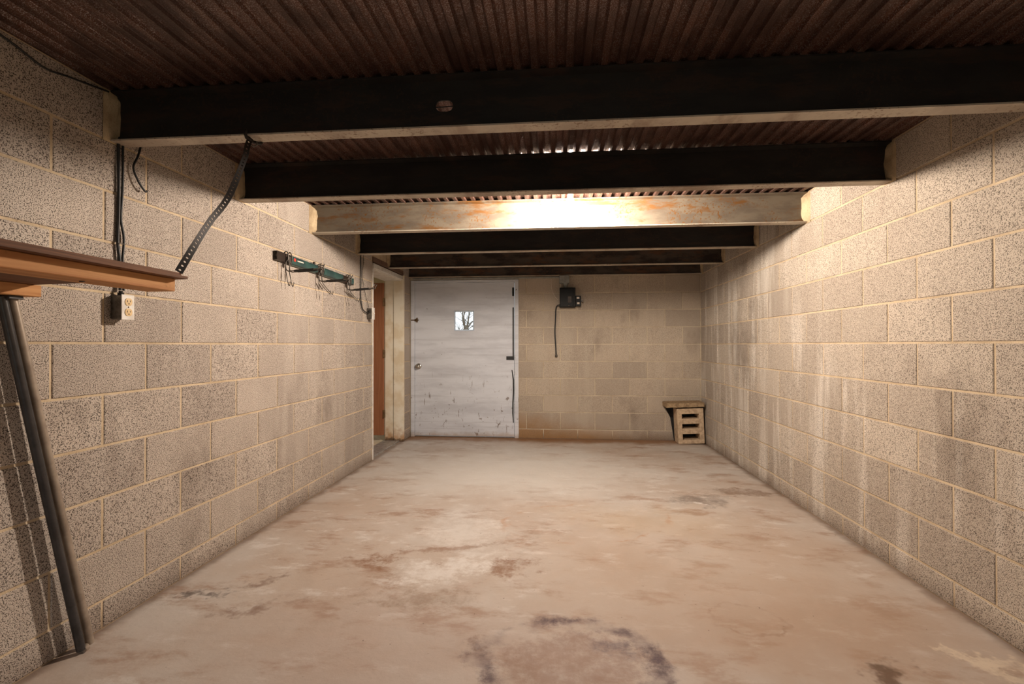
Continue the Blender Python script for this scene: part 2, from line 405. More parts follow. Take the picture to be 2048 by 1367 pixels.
class MB:
    """collects shapes in room coordinates; build() links them as one mesh object"""
    def __init__(self):
        self.v = []; self.f = []; self.smooth = []
    def add(self, vs, fs, smooth=False):
        b = len(self.v)
        self.v += [Vector(q) for q in vs]
        for q in fs:
            self.f.append(tuple(b + i for i in q)); self.smooth.append(smooth)
        return self
    def box(self, x0, x1, y0, y1, z0, z1, bev=0.0):
        if bev <= 0:
            vs = [(x, y, z) for x in (x0, x1) for y in (y0, y1) for z in (z0, z1)]
            return self.add(vs, [(0, 1, 3, 2), (4, 6, 7, 5), (0, 4, 5, 1), (2, 3, 7, 6), (0, 2, 6, 4), (1, 5, 7, 3)])
        bm = bmesh.new()
        bmesh.ops.create_cube(bm, size=1.0)
        for q in bm.verts:
            q.co = Vector(((x0 + x1) / 2 + q.co.x * (x1 - x0), (y0 + y1) / 2 + q.co.y * (y1 - y0), (z0 + z1) / 2 + q.co.z * (z1 - z0)))
        bmesh.ops.bevel(bm, geom=list(bm.edges), offset=bev, segments=2 if bev > 0.004 else 1, profile=0.5, affect='EDGES', clamp_overlap=True)
        bm.verts.index_update()
        self.add([q.co.copy() for q in bm.verts], [[q.index for q in f.verts] for f in bm.faces])
        bm.free()
        return self
    def tube(self, pts, r, n=8, cap=True):
        pts = [Vector(q) for q in pts]
        rs = r if isinstance(r, (list, tuple)) else [r] * len(pts)
        vs, fs = [], []
        nrm = None
        for i, q in enumerate(pts):
            a = pts[max(i - 1, 0)]; b = pts[min(i + 1, len(pts) - 1)]
            tg = (b - a).normalized()
            if nrm is None:
                nrm = tg.orthogonal().normalized()
            else:
                nrm = (nrm - tg * nrm.dot(tg))
                nrm = nrm.normalized() if nrm.length > 1e-6 else tg.orthogonal().normalized()
            bn = tg.cross(nrm)
            for k in range(n):
                a_ = 2 * math.pi * k / n
                vs.append(q + (nrm * math.cos(a_) + bn * math.sin(a_)) * rs[i])
        for i in range(len(pts) - 1):
            for k in range(n):
                fs.append((i * n + k, i * n + (k + 1) % n, (i + 1) * n + (k + 1) % n, (i + 1) * n + k))
        self.add(vs, fs, True)
        if cap:
            self.add(vs[:n], [tuple(range(n))[::-1]])
            self.add(vs[-n:], [tuple(range(n))])
        return self
    def lathe(self, c, axis, prof, n=20):
        """prof: (distance along axis, radius)"""
        ax = Vector(axis).normalized(); u = ax.orthogonal().normalized(); w = ax.cross(u)
        c = Vector(c); vs, fs = [], []
        for d, r in prof:
            for k in range(n):
                a = 2 * math.pi * k / n
                vs.append(c + ax * d + (u * math.cos(a) + w * math.sin(a)) * max(r, 1e-5))
        for i in range(len(prof) - 1):
            for k in range(n):
                fs.append((i * n + k, i * n + (k + 1) % n, (i + 1) * n + (k + 1) % n, (i + 1) * n + k))
        return self.add(vs, fs, True)
    def prism(self, poly, axis, a, b):
        """poly: 2D outline in the other two axes (cyclic order x,y,z), extruded from a to b"""
        def P(q, h):
            return {'x': (h, q[0], q[1]), 'y': (q[0], h, q[1]), 'z': (q[0], q[1], h)}[axis]
        n = len(poly)
        vs = [P(q, a) for q in poly] + [P(q, b) for q in poly]
        fs = [tuple(range(n))[::-1], tuple(range(n, 2 * n))] + [(i, (i + 1) % n, n + (i + 1) % n, n + i) for i in range(n)]
        return self.add(vs, fs)
    def build(self, name, mat, parent=None, kind=None, label=None, category=None, group=None, base=False, rot=None):
        lo = Vector((min(q.x for q in self.v), min(q.y for q in self.v), min(q.z for q in self.v)))
        hi = Vector((max(q.x for q in self.v), max(q.y for q in self.v), max(q.z for q in self.v)))
        c = (lo + hi) / 2
        if base:
            c.z = lo.z
        me = bpy.data.meshes.new(name)
        me.from_pydata([q - c for q in self.v], [], self.f)
        me.polygons.foreach_set('use_smooth', self.smooth)
        bm = bmesh.new(); bm.from_mesh(me)
        bmesh.ops.recalc_face_normals(bm, faces=bm.faces)
        bm.to_mesh(me); bm.free()
        me.materials.append(M[mat])
        o = bpy.data.objects.new(name, me)
        COL.objects.link(o)
        o.location = c - wloc(parent)
        o.parent = parent
        tag(o, label, category, group, kind)
        return o

def tag(o, label=None, category=None, group=None, kind=None):
    if kind: o['kind'] = kind
    if label: o['label'] = label
    if category: o['category'] = category
    if group: o['group'] = group
    return o
def empty(name, loc, label=None, category=None, group=None, kind=None):
    o = bpy.data.objects.new(name, None)
    o.empty_display_size = 0.05
    COL.objects.link(o); o.location = loc
    return tag(o, label, category, group, kind)
def mb_box(*a, **k):
    return MB().box(*a, **k)
def box(name, mat, parent, *a, bev=0.0, **k):
    return MB().box(*a, bev=bev).build(name, mat, parent, **k)

# ------------------------------------------------------------------ the room shell
RECESS = 0.0035
TH = 0.20
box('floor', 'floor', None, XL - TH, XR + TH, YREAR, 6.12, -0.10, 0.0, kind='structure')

wall_left = MB().box(XL - TH, XL - RECESS, YREAR, OPEN0 - 0.002, 0, 2.20)
wall_left.box(XL - TH, XL - RECESS, OPEN1 + 0.012, YF + TH, 0, 2.20)
wall_left.box(XL - TH, XL - RECESS, OPEN0 - 0.002, OPEN1 + 0.012, 1.99, 2.20)
wall_left = wall_left.build('wall_left', 'mortar', None, kind='structure')
wall_right = box('wall_right', 'mortar', None, XR + RECESS, XR + TH, YREAR, YF + TH, 0, 2.20, kind='structure')
DX0, DX1, DZ1 = -1.775, -0.449, 1.912           # outer edge of far door frame
wf = MB().box(DX1, XR + RECESS, YF + RECESS, YF + TH, 0, 2.20)
wf.box(XL - RECESS, DX1, YF + RECESS, YF + TH, DZ1, 2.20)
wf.box(XL - RECESS, DX0, YF + RECESS, YF + TH, 0, DZ1)
wall_far = wf.build('wall_far', 'mortar_pale', None, kind='structure')
# unseen rear end of the room: wide opening added to let daylight in
wr = MB().box(XL - TH, -1.45, YREAR - TH, YREAR, 0, 2.20).box(1.35, XR + TH, YREAR - TH, YREAR, 0, 2.20).box(-1.45, 1.35, YREAR - TH, YREAR, 1.98, 2.20)
wr.build('wall_rear_unseen', 'mortar', None, kind='structure')

_block_meshes = {}
def block_mesh(length, height, mat):
    """one face block, front towards +X of its own frame, length along Y"""
    key = (round(length, 3), round(height, 3), mat)
    if key in _block_meshes:
        return _block_meshes[key]
    l, h, d, bv = length / 2, height / 2, 0.03, 0.0028
    ring = lambda x, i: [(x, -l + i, -h + i), (x, l - i, -h + i), (x, l - i, h - i), (x, -l + i, h - i)]
    vs = ring(-d, 0) + ring(-bv, 0) + ring(0, bv)
    fs = [(8, 9, 10, 11)]
    for k in range(4):
        fs.append((k, (k + 1) % 4, 4 + (k + 1) % 4, 4 + k)); fs.append((4 + k, 4 + (k + 1) % 4, 8 + (k + 1) % 4, 8 + k))
    me = bpy.data.meshes.new('block')
    me.from_pydata(vs, [], fs); me.materials.append(M[mat])
    _block_meshes[key] = me
    return me
J = 0.0095
def lay(wall, mat, side, a0, a1, offs, z_lo=0.0, z_hi=2.145, skip=None):
    """side: L / R / F; a0..a1 the run along the wall; offs(c): where one vertical joint of course c lies"""
    for c in range(-6, 6):
        z0 = max(ZJ + c * CH, 0.0); z1 = min(ZJ + (c + 1) * CH, z_hi)
        if z1 - z0 < 0.03 or z1 <= z_lo:
            continue
        j = offs(c); k0 = math.floor((a0 - j) / BL) - 1
        for k in range(k0, k0 + 40):
            s, e = max(j + k * BL, a0), min(j + (k + 1) * BL, a1)
            if e - s < 0.035:
                continue
            if skip and skip((s + e) / 2, (z0 + z1) / 2):
                continue
            le, hh = e - s - J, z1 - z0 - J
            me = block_mesh(le, hh, mat)
            o = bpy.data.objects.new('block', me)
            COL.objects.link(o)
            m, zc = (s + e) / 2, (z0 + z1) / 2
            pr = random.uniform(-0.0012, 0.0012)
            if side == 'L':
                w = Vector((XL + pr, m, zc)); rz = 0.0
            elif side == 'R':
                w = Vector((XR - pr, m, zc)); rz = math.pi
            else:
                w = Vector((m, YF - pr, zc)); rz = -math.pi / 2
            o.rotation_euler = (random.uniform(-0.002, 0.002), random.uniform(-0.002, 0.002), rz)
            o.parent = wall
            o.location = w - wloc(wall)
par = lambda c: (c % 2) * 0.5
lay(wall_left, 'block_left', 'L', 0.50, OPEN0, lambda c: 1.589 + BL * 0.5 + BL * par(c))
lay(wall_left, 'block_left', 'L', OPEN1 + 0.02, YF, lambda c: 1.589 + BL * par(c + 1))
lay(wall_right, 'block_right', 'R', 0.90, YF, lambda c: 4.2855 + BL * par(c))
lay(wall_far, 'block_far', 'F', DX1, XR, lambda c: 1.679 - BL * 0.5 + BL * par(c))

# ceiling: concrete topping on corrugated steel sheets
ceiling = box('ceiling', 'grout', None, XL - TH, XR + TH, YREAR - TH, YF + TH, 2.162, 2.30, kind='structure')
PITCH, DEP = 0.0635, 0.0140
def deck_sheet(x0, n, dz):
    prof = []
    for i in range(n):
        b = x0 + i * PITCH
        for dx, z in ((0.0, 0.0), (0.004, 0.0008), (0.0105, 0.0115), (0.0135, DEP), (0.0345, DEP), (0.0375, 0.0115), (0.044, 0.0008), (0.048, 0.0)):
            prof.append((b + dx, z))
    prof.append((x0 + n * PITCH, 0.0)); prof.append((x0 + n * PITCH + 0.004, 0.0008))
    vs, fs = [], []
    for y in (YREAR - 0.15, YF + 0.0):
        vs += [(x, y, ZT + 0.0012 + z - dz) for x, z in prof]
        vs += [(x, y, ZT + 0.0020 + z - dz) for x, z in prof]
    n_ = len(prof)
    for i in range(n_ - 1):
        fs.append((i, i + 1, 2 * n_ + i + 1, 2 * n_ + i)); fs.append((n_ + i, 3 * n_ + i, 3 * n_ + i + 1, n_ + i + 1))
    return MB().add(vs, fs).build('deck_sheet', 'deck', ceiling)
x = 0.058 - 2 * 14 * PITCH
for i in range(4):
    n = 14
    x_s = x + i * n * PITCH
    deck_sheet(x_s, n, 0.001 * (i % 2))
deck_sheet(x - 4 * PITCH + 0.0, 4, 0.001)

# ------------------------------------------------------------------ steel beams
BY = [1.815, 2.617, 3.442, 4.272, 5.085, 5.822]
FW = 0.068
blab = ['dark steel I-beam nearest the camera, with an oblong hole in its web',
        'black steel I-beam just in front of the light bulb, second from the camera',
        'pale rust-speckled steel I-beam right behind the bulb',
        'dark steel I-beam just behind the pale rusty one, fourth from the camera',
        'brownish steel I-beam second from the far wall, fifth from the camera',
        'brown mottled steel I-beam against the far wall above the white door']
bweb = ['steel_dark', 'steel_dark', 'steel_pale', 'steel_dark', 'steel_brown', 'steel_brown']
def stadium(cx, cz, hw, hh, n=7):
    pts = []
    for k in range(n + 1):
        a = -math.pi / 2 + math.pi * k / n
        pts.append((cx + hw - hh + hh * math.cos(a), cz + hh * math.sin(a)))
    for k in range(n + 1):
        a = math.pi / 2 + math.pi * k / n
        pts.append((cx - hw + hh + hh * math.cos(a), cz + hh * math.sin(a)))
    return pts
for i, y0 in enumerate(BY):
    fw = FW if i < 5 else 0.058
    x0, x1 = XL + 0.002, XR - 0.002
    b = empty('steel_beam', (0, y0 + fw / 2, ZB), blab[i], 'beam', 'ceiling beams')
    yc = y0 + fw / 2
    web = MB()
    z0, z1 = ZB + 0.008, ZT - 0.008
    if i == 0:
        hx, hz = -0.425, 2.037
        web.box(x0, hx - 0.06, yc - 0.0035, yc + 0.0035, z0, z1).box(hx + 0.06, x1, yc - 0.0035, yc + 0.0035, z0, z1)
        hole = stadium(hx, hz, 0.034, 0.0215)
        n = len(hole)
        out = []
        for (px, pz) in hole:
            dx, dz = px - hx, pz - hz
            sx = 0.06 / abs(dx) if abs(dx) > 1e-6 else 1e9
            sz = ((z1 - hz) if dz > 0 else (hz - z0)) / abs(dz) if abs(dz) > 1e-6 else 1e9
            s = min(sx, sz)
            out.append((hx + dx * s, hz + dz * s))
        # corners so the panel stays full
        vs = [(px, yy, pz) for yy in (yc - 0.0035, yc + 0.0035) for (px, pz) in hole + out]
        cs = [(hx + sx * 0.06, hz_) for sx in (-1, 1) for hz_ in (z0, z1)]
        fs = []
        for k in range(n):
            k2 = (k + 1) % n
            fs.append((k, k2, n + k2, n + k)); fs.append((2 * n + k, 3 * n + k, 3 * n + k2, 2 * n + k2)); fs.append((k, 2 * n + k, 2 * n + k2, k2))
        web.add(vs, fs)
        for k in range(n):
            k2 = (k + 1) % n
            p, q = out[k], out[k2]
            if abs(p[0] - q[0]) > 1e-4 and abs(p[1] - q[1]) > 1e-4:
                cxn = hx + (0.06 if p[0] > hx else -0.06) if abs(abs(p[0] - hx) - 0.06) < 1e-4 or abs(abs(q[0] - hx) - 0.06) < 1e-4 else p[0]
                czn = z1 if p[1] > hz else z0
                for yy in (yc - 0.0035, yc + 0.0035):
                    web.add([(p[0], yy, p[1]), (q[0], yy, q[1]), (cxn, yy, czn)], [(0, 1, 2)])
    else:
        web.box(x0, x1, yc - 0.0035, yc + 0.0035, z0, z1)
    web.build('web', bweb[i], b)
    def flange(name, za, zb, t0, mat):
        # flange tapers from the web out to its lip
        h = fw / 2
        if za < zb:   # bottom flange, flat underside
            poly = [(yc - h, za), (yc + h, za), (yc + h, za + 0.006), (yc + 0.0035, zb + 0.005), (yc - 0.0035, zb + 0.005), (yc - h, za + 0.006)]
        else:
            poly = [(yc - h, za), (yc + h, za), (yc + h, za - 0.006), (yc + 0.0035, zb - 0.005), (yc - 0.0035, zb - 0.005), (yc - h, za - 0.006)]
        MB().prism(poly, 'x', x0, x1).build(name, mat, b)
    flange('bottom_flange', ZB, ZB + 0.008, 0, 'flange')
    flange('top_flange', ZT, ZT - 0.008, 0, 'steel_pale' if i == 2 else bweb[i])
    if i == 0:
        MB().tube([(-0.475, yc + 0.006, 2.0365), (-0.375, yc + 0.006, 2.0395)], 0.0022, 6).build('hole_rod', 'steel_dark', b)
    # mortar packed round both bearing ends (part of the walls)
    for sx, wl in ((-1, wall_left), (1, wall_right)):
        if i == 5 and sx < 0:
            continue
        xw = XL if sx < 0 else XR
        g = MB(); vs = []; fs = []
        nz, ny = 7, 5
        dep = 0.035 if i == 2 else 0.022
        for a in range(nz):
            for c in range(ny):
                zz = ZB - 0.006 + (ZT - ZB + 0.006) * a / (nz - 1)
                yy = y0 - 0.030 + (0.035 + fw * 0.45) * c / (ny - 1)
                d = dep * (0.15 + 0.85 * (c / (ny - 1)) ** 0.8) * (1.0 - 0.4 * abs(a / (nz - 1) - 0.5)) * random.uniform(0.75, 1.15)
                if a in (0, nz - 1) or c == 0:
                    d = 0.0006
                vs.append((xw - sx * d, yy + random.uniform(-0.004, 0.004) * (c > 0), zz))
        for a in range(nz - 1):
            for c in range(ny - 1):
                fs.append((a * ny + c, a * ny + c + 1, (a + 1) * ny + c + 1, (a + 1) * ny + c))
        g.add(vs, fs)
        g.build('grout_patch', 'grout', wl)

# ------------------------------------------------------------------ far white door
d1 = empty('door_1', ((DX0 + DX1) / 2, YF, 0), kind='structure')
FY = YF - 0.012
box('frame_jamb', 'white_door', d1, DX0, -1.729, FY, YF + 0.10, 0.0, DZ1, bev=0.003)
box('frame_jamb', 'white_door', d1, -0.497, DX1, FY, YF + 0.10, 0.0, DZ1, bev=0.003)
box('frame_head', 'white_door', d1, -1.729, -0.497, FY, YF + 0.10, 1.884, DZ1, bev=0.003)
SX0, SX1, SZ0, SZ1 = -1.7255, -0.5025, 0.016, 1.880
HX0, HX1, HZ0, HZ1 = -1.238, -0.992, 1.294, 1.540
SY0, SY1 = YF + 0.006, YF + 0.048
sl = MB().box(SX0, HX0, SY0, SY1, SZ0, SZ1).box(HX1, SX1, SY0, SY1, SZ0, SZ1).box(HX0, HX1, SY0, SY1, SZ0, HZ0).box(HX0, HX1, SY0, SY1, HZ1, SZ1)
sl.build('door_slab', 'white_door', d1)
t_ = 0.016
pane = box('pane', 'glass', d1, HX0, HX1, YF + 0.020, YF + 0.024, HZ0, HZ1)
wfm = MB()  # added border, made translucent to imitate daylight glow at the pane edge
for a in ((HX0, HX0 + t_, HZ0, HZ1), (HX1 - t_, HX1, HZ0, HZ1), (HX0 + t_, HX1 - t_, HZ0, HZ0 + t_), (HX0 + t_, HX1 - t_, HZ1 - t_, HZ1)):
    wfm.box(a[0], a[1], YF + 0.0175, YF + 0.0198, a[2], a[3])
wfm.build('pane_glow_border', 'translucent', pane, label='added translucent border imitating daylight glow round the pane')
kn = MB().lathe((-1.681, SY0, 0.861), (0, -1, 0), [(0, 0.036), (0.006, 0.036), (0.010, 0.030), (0.012, 0.013), (0.032, 0.012), (0.038, 0.024), (0.050, 0.029), (0.060, 0.025), (0.065, 0.012), (0.066, 0.0)], 20)
kn.build('knob', 'chrome', d1, label='worn chrome door knob')
lt = MB().box(-1.765, -1.69, SY0 - 0.012, SY0 - 0.001, 1.412, 1.442, bev=0.002).tube([(-1.77, SY0 - 0.018, 1.427), (-1.675, SY0 - 0.018, 1.427)], 0.006, 8).box(-1.702, -1.690, SY0 - 0.026, SY0 - 0.002, 1.40, 1.455, bev=0.002)
lt.build('latch', 'brass', d1, label='dark sliding bolt')
for (a, b_, c_, d_) in ((-0.526, -0.502, 1.712, 1.815), (-0.522, -0.506, 0.985, 1.575), (-0.598, -0.504, 0.940, 0.985)):
    box('seal_strip', 'black_rubber', d1, a if a < -0.59 else a, b_, SY0 - 0.0035, SY0 + 0.0005, c_, d_, label='black sealing strip')
ss = MB()
pts = [(-0.530, 0.822), (-0.512, 0.70), (-0.511, 0.55), (-0.518, 0.42), (-0.519, 0.30), (-0.512, 0.185)]
vs, fs = [], []
for k, (px, pz) in enumerate(pts):
    w = 0.008 if 0 < k < 5 else 0.005
    for yy in (SY0 - 0.004, SY0 + 0.0005):
        vs += [(px - w, yy, pz), (px + w, yy, pz)]
for k in range(len(pts) - 1):
    o_ = k * 4
    fs += [(o_, o_ + 1, o_ + 5, o_ + 4), (o_ + 2, o_ + 6, o_ + 7, o_ + 3), (o_, o_ + 4, o_ + 6, o_ + 2), (o_ + 1, o_ + 3, o_ + 7, o_ + 5)]
ss.add(vs, fs).build('seal_strip', 'black_rubber', d1, label='black sealing strip coming loose')
box('threshold', 'jamb', d1, DX0 + 0.04, DX1 - 0.04, YF + 0.004, YF + 0.09, 0.0, 0.006)

# ------------------------------------------------------------------ side doorway and brown door
d2 = empty('door_2', (XL - 0.1, (OPEN0 + OPEN1) / 2, 0), kind='structure')
box('frame_jamb', 'jamb', d2, XL - 0.10, XL + 0.018, OPEN1 - 0.03, OPEN1 + 0.016, 0.0, 1.935, bev=0.004)
box('frame_jamb', 'jamb', d2, XL - TH - 0.01, XL - 0.10, OPEN1 - 0.012, OPEN1 + 0.016, 0.0, 1.90, bev=0.004)
box('frame_jamb', 'white_paint', d2, XL - TH - 0.01, XL + 0.004, OPEN0, OPEN0 + 0.018, 0.0, 1.90, bev=0.003)
box('frame_head', 'white_paint', d2, XL - TH - 0.01, XL - 0.005, OPEN0 + 0.018, OPEN1 - 0.03, 1.868, 1.90, bev=0.003)
box('frame_head', 'white_paint', d2, XL - 0.04, XL + 0.012, OPEN0 + 0.005, OPEN1 - 0.03, 1.878, 1.925, bev=0.003)
box('lintel', 'lintel', d2, XL - TH, XL + 0.006, OPEN0, OPEN1 + 0.012, 1.936, 1.989, bev=0.003)
MB().box(XL - TH - 0.02, XL - 0.03, OPEN0 + 0.018, OPEN1 - 0.03, 0.0, 0.012, bev=0.003).build('threshold', 'alu', d2)
hx, hy = XL - TH - 0.012, OPEN1 - 0.02
slab2 = box('door_slab', 'brown_door', d2, hx - 0.90, hx, hy - 0.036, hy, 0.075, 1.845, bev=0.002)
for z in (1.62, 1.02, 0.32):
    MB().box(hx - 0.004, hx + 0.012, hy - 0.040, hy - 0.004, z - 0.045, z + 0.045).tube([(hx + 0.004, hy - 0.043, z - 0.048), (hx + 0.004, hy - 0.043, z + 0.048)], 0.006, 8).build('hinge', 'brass', slab2)

# space beyond the side doorway: unseen pale room, large window hole added for daylight
RX0, RX1, RY0, RY1 = -4.6, XL - TH, 3.4, 7.2
box('floor_unseen_room', 'plaster', None, RX0, RX1, RY0, RY1, -0.10, -0.002, kind='structure')
box('ceiling_unseen_room', 'plaster', None, RX0 - 0.1, RX1, RY0 - 0.1, RY1 + 0.1, 2.30, 2.40, kind='structure')
ws = MB().box(RX0, RX1, RY0 - 0.1, RY0, 0, 2.30)
ws.box(RX0, RX1, RY1, RY1 + 0.1, 0, 2.30)
ws.box(RX1 - 0.04, RX1, YF + TH, RY1, 0, 2.30)
ws.box(RX0 - 0.1, RX0, RY0, RY1, 0, 0.8).box(RX0 - 0.1, RX0, RY0, RY1, 2.0, 2.30).box(RX0 - 0.1, RX0, RY0, 3.7, 0.8, 2.0).box(RX0 - 0.1, RX0, 6.9, RY1, 0.8, 2.0)
ws.build('wall_unseen_room', 'plaster', None, kind='structure')

# ------------------------------------------------------------------ light bulb
lb = empty('light_bulb', (BULB.x, BULB.y, 2.09), 'bare glowing light bulb hanging from the ceiling between two beams', 'light bulb')
br = [(-0.034, 0.0), (-0.033, 0.008), (-0.029, 0.017), (-0.021, 0.025), (-0.010, 0.0295), (0.0, 0.0300), (0.010, 0.0285), (0.020, 0.0245), (0.032, 0.0185), (0.044, 0.0155), (0.056, 0.0140), (0.062, 0.0135)]
MB().lathe(BULB, (0, 0, 1), br, 16).build('bulb_glass', 'bulb', lb)
MB().lathe(BULB, (0, 0, 1), [(0.060, 0.0), (0.060, 0.0135), (0.066, 0.0150), (0.070, 0.0190), (0.092, 0.0200), (0.098, 0.0260), (0.100, 0.0)], 20).build('socket', 'label_white', lb)
MB().lathe(BULB, (0, 0, 1), [(0.098, 0.0), (0.098, 0.048), (0.102, 0.052), (0.150, 0.052), (0.150, 0.0)], 8).build('ceiling_box', 'galv', lb)

# ------------------------------------------------------------------ shelf on the left wall
SF = -1.100
sh = empty('wall_shelf', (-1.44, 1.0, 1.27), 'weathered wooden shelf on the left wall, hung from a perforated strap', 'shelf')
def quadslab(c0, c1, c2, c3, z0, z1):
    vs = [(p[0], p[1], z) for z in (z0, z1) for p in (c0, c1, c2, c3)]
    return MB().add(vs, [(3, 2, 1, 0), (4, 5, 6, 7), (0, 1, 5, 4), (1, 2, 6, 5), (2, 3, 7, 6), (3, 0, 4, 7)])
quadslab((XL + 0.002, 0.25), (SF, 0.25), (SF, 1.378), (XL + 0.002, 1.470), 1.3185, 1.3265).build('board', 'plywood', sh)
quadslab((XL + 0.002, 0.25), (SF - 0.006, 0.25), (SF - 0.006, 1.360), (XL + 0.002, 1.452), 1.3268, 1.3345).build('board', 'plywood', sh)
box('front_rail', 'lumber', sh, SF - 0.030 - 0.089, SF - 0.030, 0.25, 1.366, 1.2805, 1.3183, bev=0.002)
box('wall_cleat', 'lumber', sh, XL + 0.002, XL + 0.090, 0.25, 1.478, 1.2800, 1.3180, bev=0.002)
MB().lathe((SF - 0.030 - 0.045, 1.12, 1.280), (0, 0, -1), [(0, 0.006), (0.002, 0.006), (0.003, 0.0)], 10).build('screw', 'galv', sh)

# folded tube leg standing under the shelf
lg = empty('tube_leg', (-1.735, 1.66, 0), 'dull steel double-tube leg leaning under the wooden shelf', 'leg')
def leg(dy0, dy1, xo, r, name, mat):
    a = Vector((-1.729 + xo, 1.650 + dy0, 0.013)); b = Vector((-1.748 + xo, 1.412 + dy1, 1.276))
    pts = [a + (b - a) * (k / 8) for k in range(9)]
    MB().tube(pts, r, 12).build(name, mat, lg)
leg(-0.004, -0.014, 0.004, 0.0140, 'tube', 'tube_dark')
leg(0.037, 0.021, -0.002, 0.0135, 'tube', 'tube_steel')
MB().tube([(-1.717, 1.648, 0.011), (-1.720, 1.662, 0.0105), (-1.739, 1.676, 0.011)], 0.0105, 10).build('foot', 'tube_steel', lg)
MB().box(-1.775, -1.715, 1.395, 1.440, 1.268, 1.2795, bev=0.002).build('top_plate', 'tube_dark', lg)

# perforated strap from the first beam to the shelf
def strap():
    ctl = [Vector(q) for q in ((-1.200, 1.832, 1.9395), (-1.196, 1.806, 1.895), (-1.190, 1.778, 1.833), (-1.163, 1.650, 1.650), (-1.146, 1.533, 1.531), (-1.123, 1.433, 1.429), (-1.108, 1.352, 1.3365))]
    # resample evenly
    seg = [0.0]
    fine = []
    for k in range(len(ctl) - 1):
        p0 = ctl[max(k - 1, 0)]; p1 = ctl[k]; p2 = ctl[k + 1]; p3 = ctl[min(k + 2, len(ctl) - 1)]
        for s in range(20):
            t = s / 20
            fine.append(0.5 * ((2 * p1) + (p2 - p0) * t + (2 * p0 - 5 * p1 + 4 * p2 - p3) * t * t + (3 * p1 - p0 - 3 * p2 + p3) * t ** 3))
    fine.append(ctl[-1])
    L = [0.0]
    for k in range(1, len(fine)):
        L.append(L[-1] + (fine[k] - fine[k - 1]).length)
    def at(d):
        d = min(max(d, 0), L[-1])
        for k in range(1, len(L)):
            if L[k] >= d:
                f = (d - L[k - 1]) / max(L[k] - L[k - 1], 1e-9)
                return fine[k - 1].lerp(fine[k], f)
        return fine[-1]
    ncell = int(L[-1] / 0.0185); cell = L[-1] / ncell
    mb = MB(); hw, r, th = 0.0108, 0.0038, 0.0007
    def frame(d):
        tg = (at(d + 0.012) - at(d - 0.012)).normalized()
        face = Vector((0.72, -0.62, -0.30)) + Vector((0.12, 0.12, 0)) * math.sin(d * 14)
        w = tg.cross(face).normalized()
        return at(d), tg, w, w.cross(tg).normalized()
    N = 12
    for c in range(ncell):
        d0, d1 = c * cell, (c + 1) * cell
        dm = (d0 + d1) / 2
        out, inn = [], []
        for k in range(N):
            a = 2 * math.pi * (k + 0.5) / N
            ca, sa = math.cos(a), math.sin(a)
            s = min((cell / 2) / abs(ca) if abs(ca) > 1e-6 else 1e9, hw / abs(sa) if abs(sa) > 1e-6 else 1e9)
            out.append((ca * s, sa * s)); inn.append((ca * r, sa * r))
        def P(q, side):
            c_, tg, w, nn = frame(dm + q[0])
            return c_ + w * q[1] + nn * (th * side)
        vs = [P(q, s) for s in (-1, 1) for q in inn + out]
        fs = []
        for k in range(N):
            k2 = (k + 1) % N
            fs.append((k, N + k, N + k2, k2)); fs.append((2 * N + k, 2 * N + k2, 3 * N + k2, 3 * N + k)); fs.append((k, k2, 2 * N + k2, 2 * N + k))
            fs.append((N + k, 3 * N + k, 3 * N + k2, N + k2))
        mb.add(vs, fs)
        # cell corners
        for sx in (-1, 1):
            for sy in (-1, 1):
                k = min(range(N), key=lambda k: abs(out[k][0] - sx * cell / 2) + abs(out[k][1] - sy * hw))
                near = [q for q in out if abs(abs(q[0]) - cell / 2) < 1e-5 and q[0] * sx > 0 and q[1] * sy > 0]
                near2 = [q for q in out if abs(abs(q[1]) - hw) < 1e-5 and q[0] * sx > 0 and q[1] * sy > 0]
                if near and near2:
                    q1 = max(near, key=lambda q: abs(q[1])); q2 = max(near2, key=lambda q: abs(q[0]))
                    cc = (sx * cell / 2, sy * hw)
                    for s in (-1, 1):
                        mb.add([P(q1, s), P(q2, s), P(cc, s)], [(0, 1, 2)])
    return mb
st = empty('hanger_strap', (-1.108, 1.352, 1.335), 'black perforated metal strap running from the first beam down to the shelf', 'strap')
strap().build('strap_band', 'strap', st)
MB().tube([(-1.200, 1.808, 1.962), (-1.203, 1.802, 1.945), (-1.204, 1.812, 1.932), (-1.196, 1.845, 1.927), (-1.188, 1.878, 1.934), (-1.186, 1.890, 1.950)], 0.0065, 8).build('beam_hook', 'strap', st)
MB().tube([(-1.186, 1.850, 1.930), (-1.178, 1.842, 1.915), (-1.186, 1.832, 1.903), (-1.198, 1.826, 1.912), (-1.202, 1.836, 1.928)], 0.003, 6).build('wire_tie', 'galv', st)

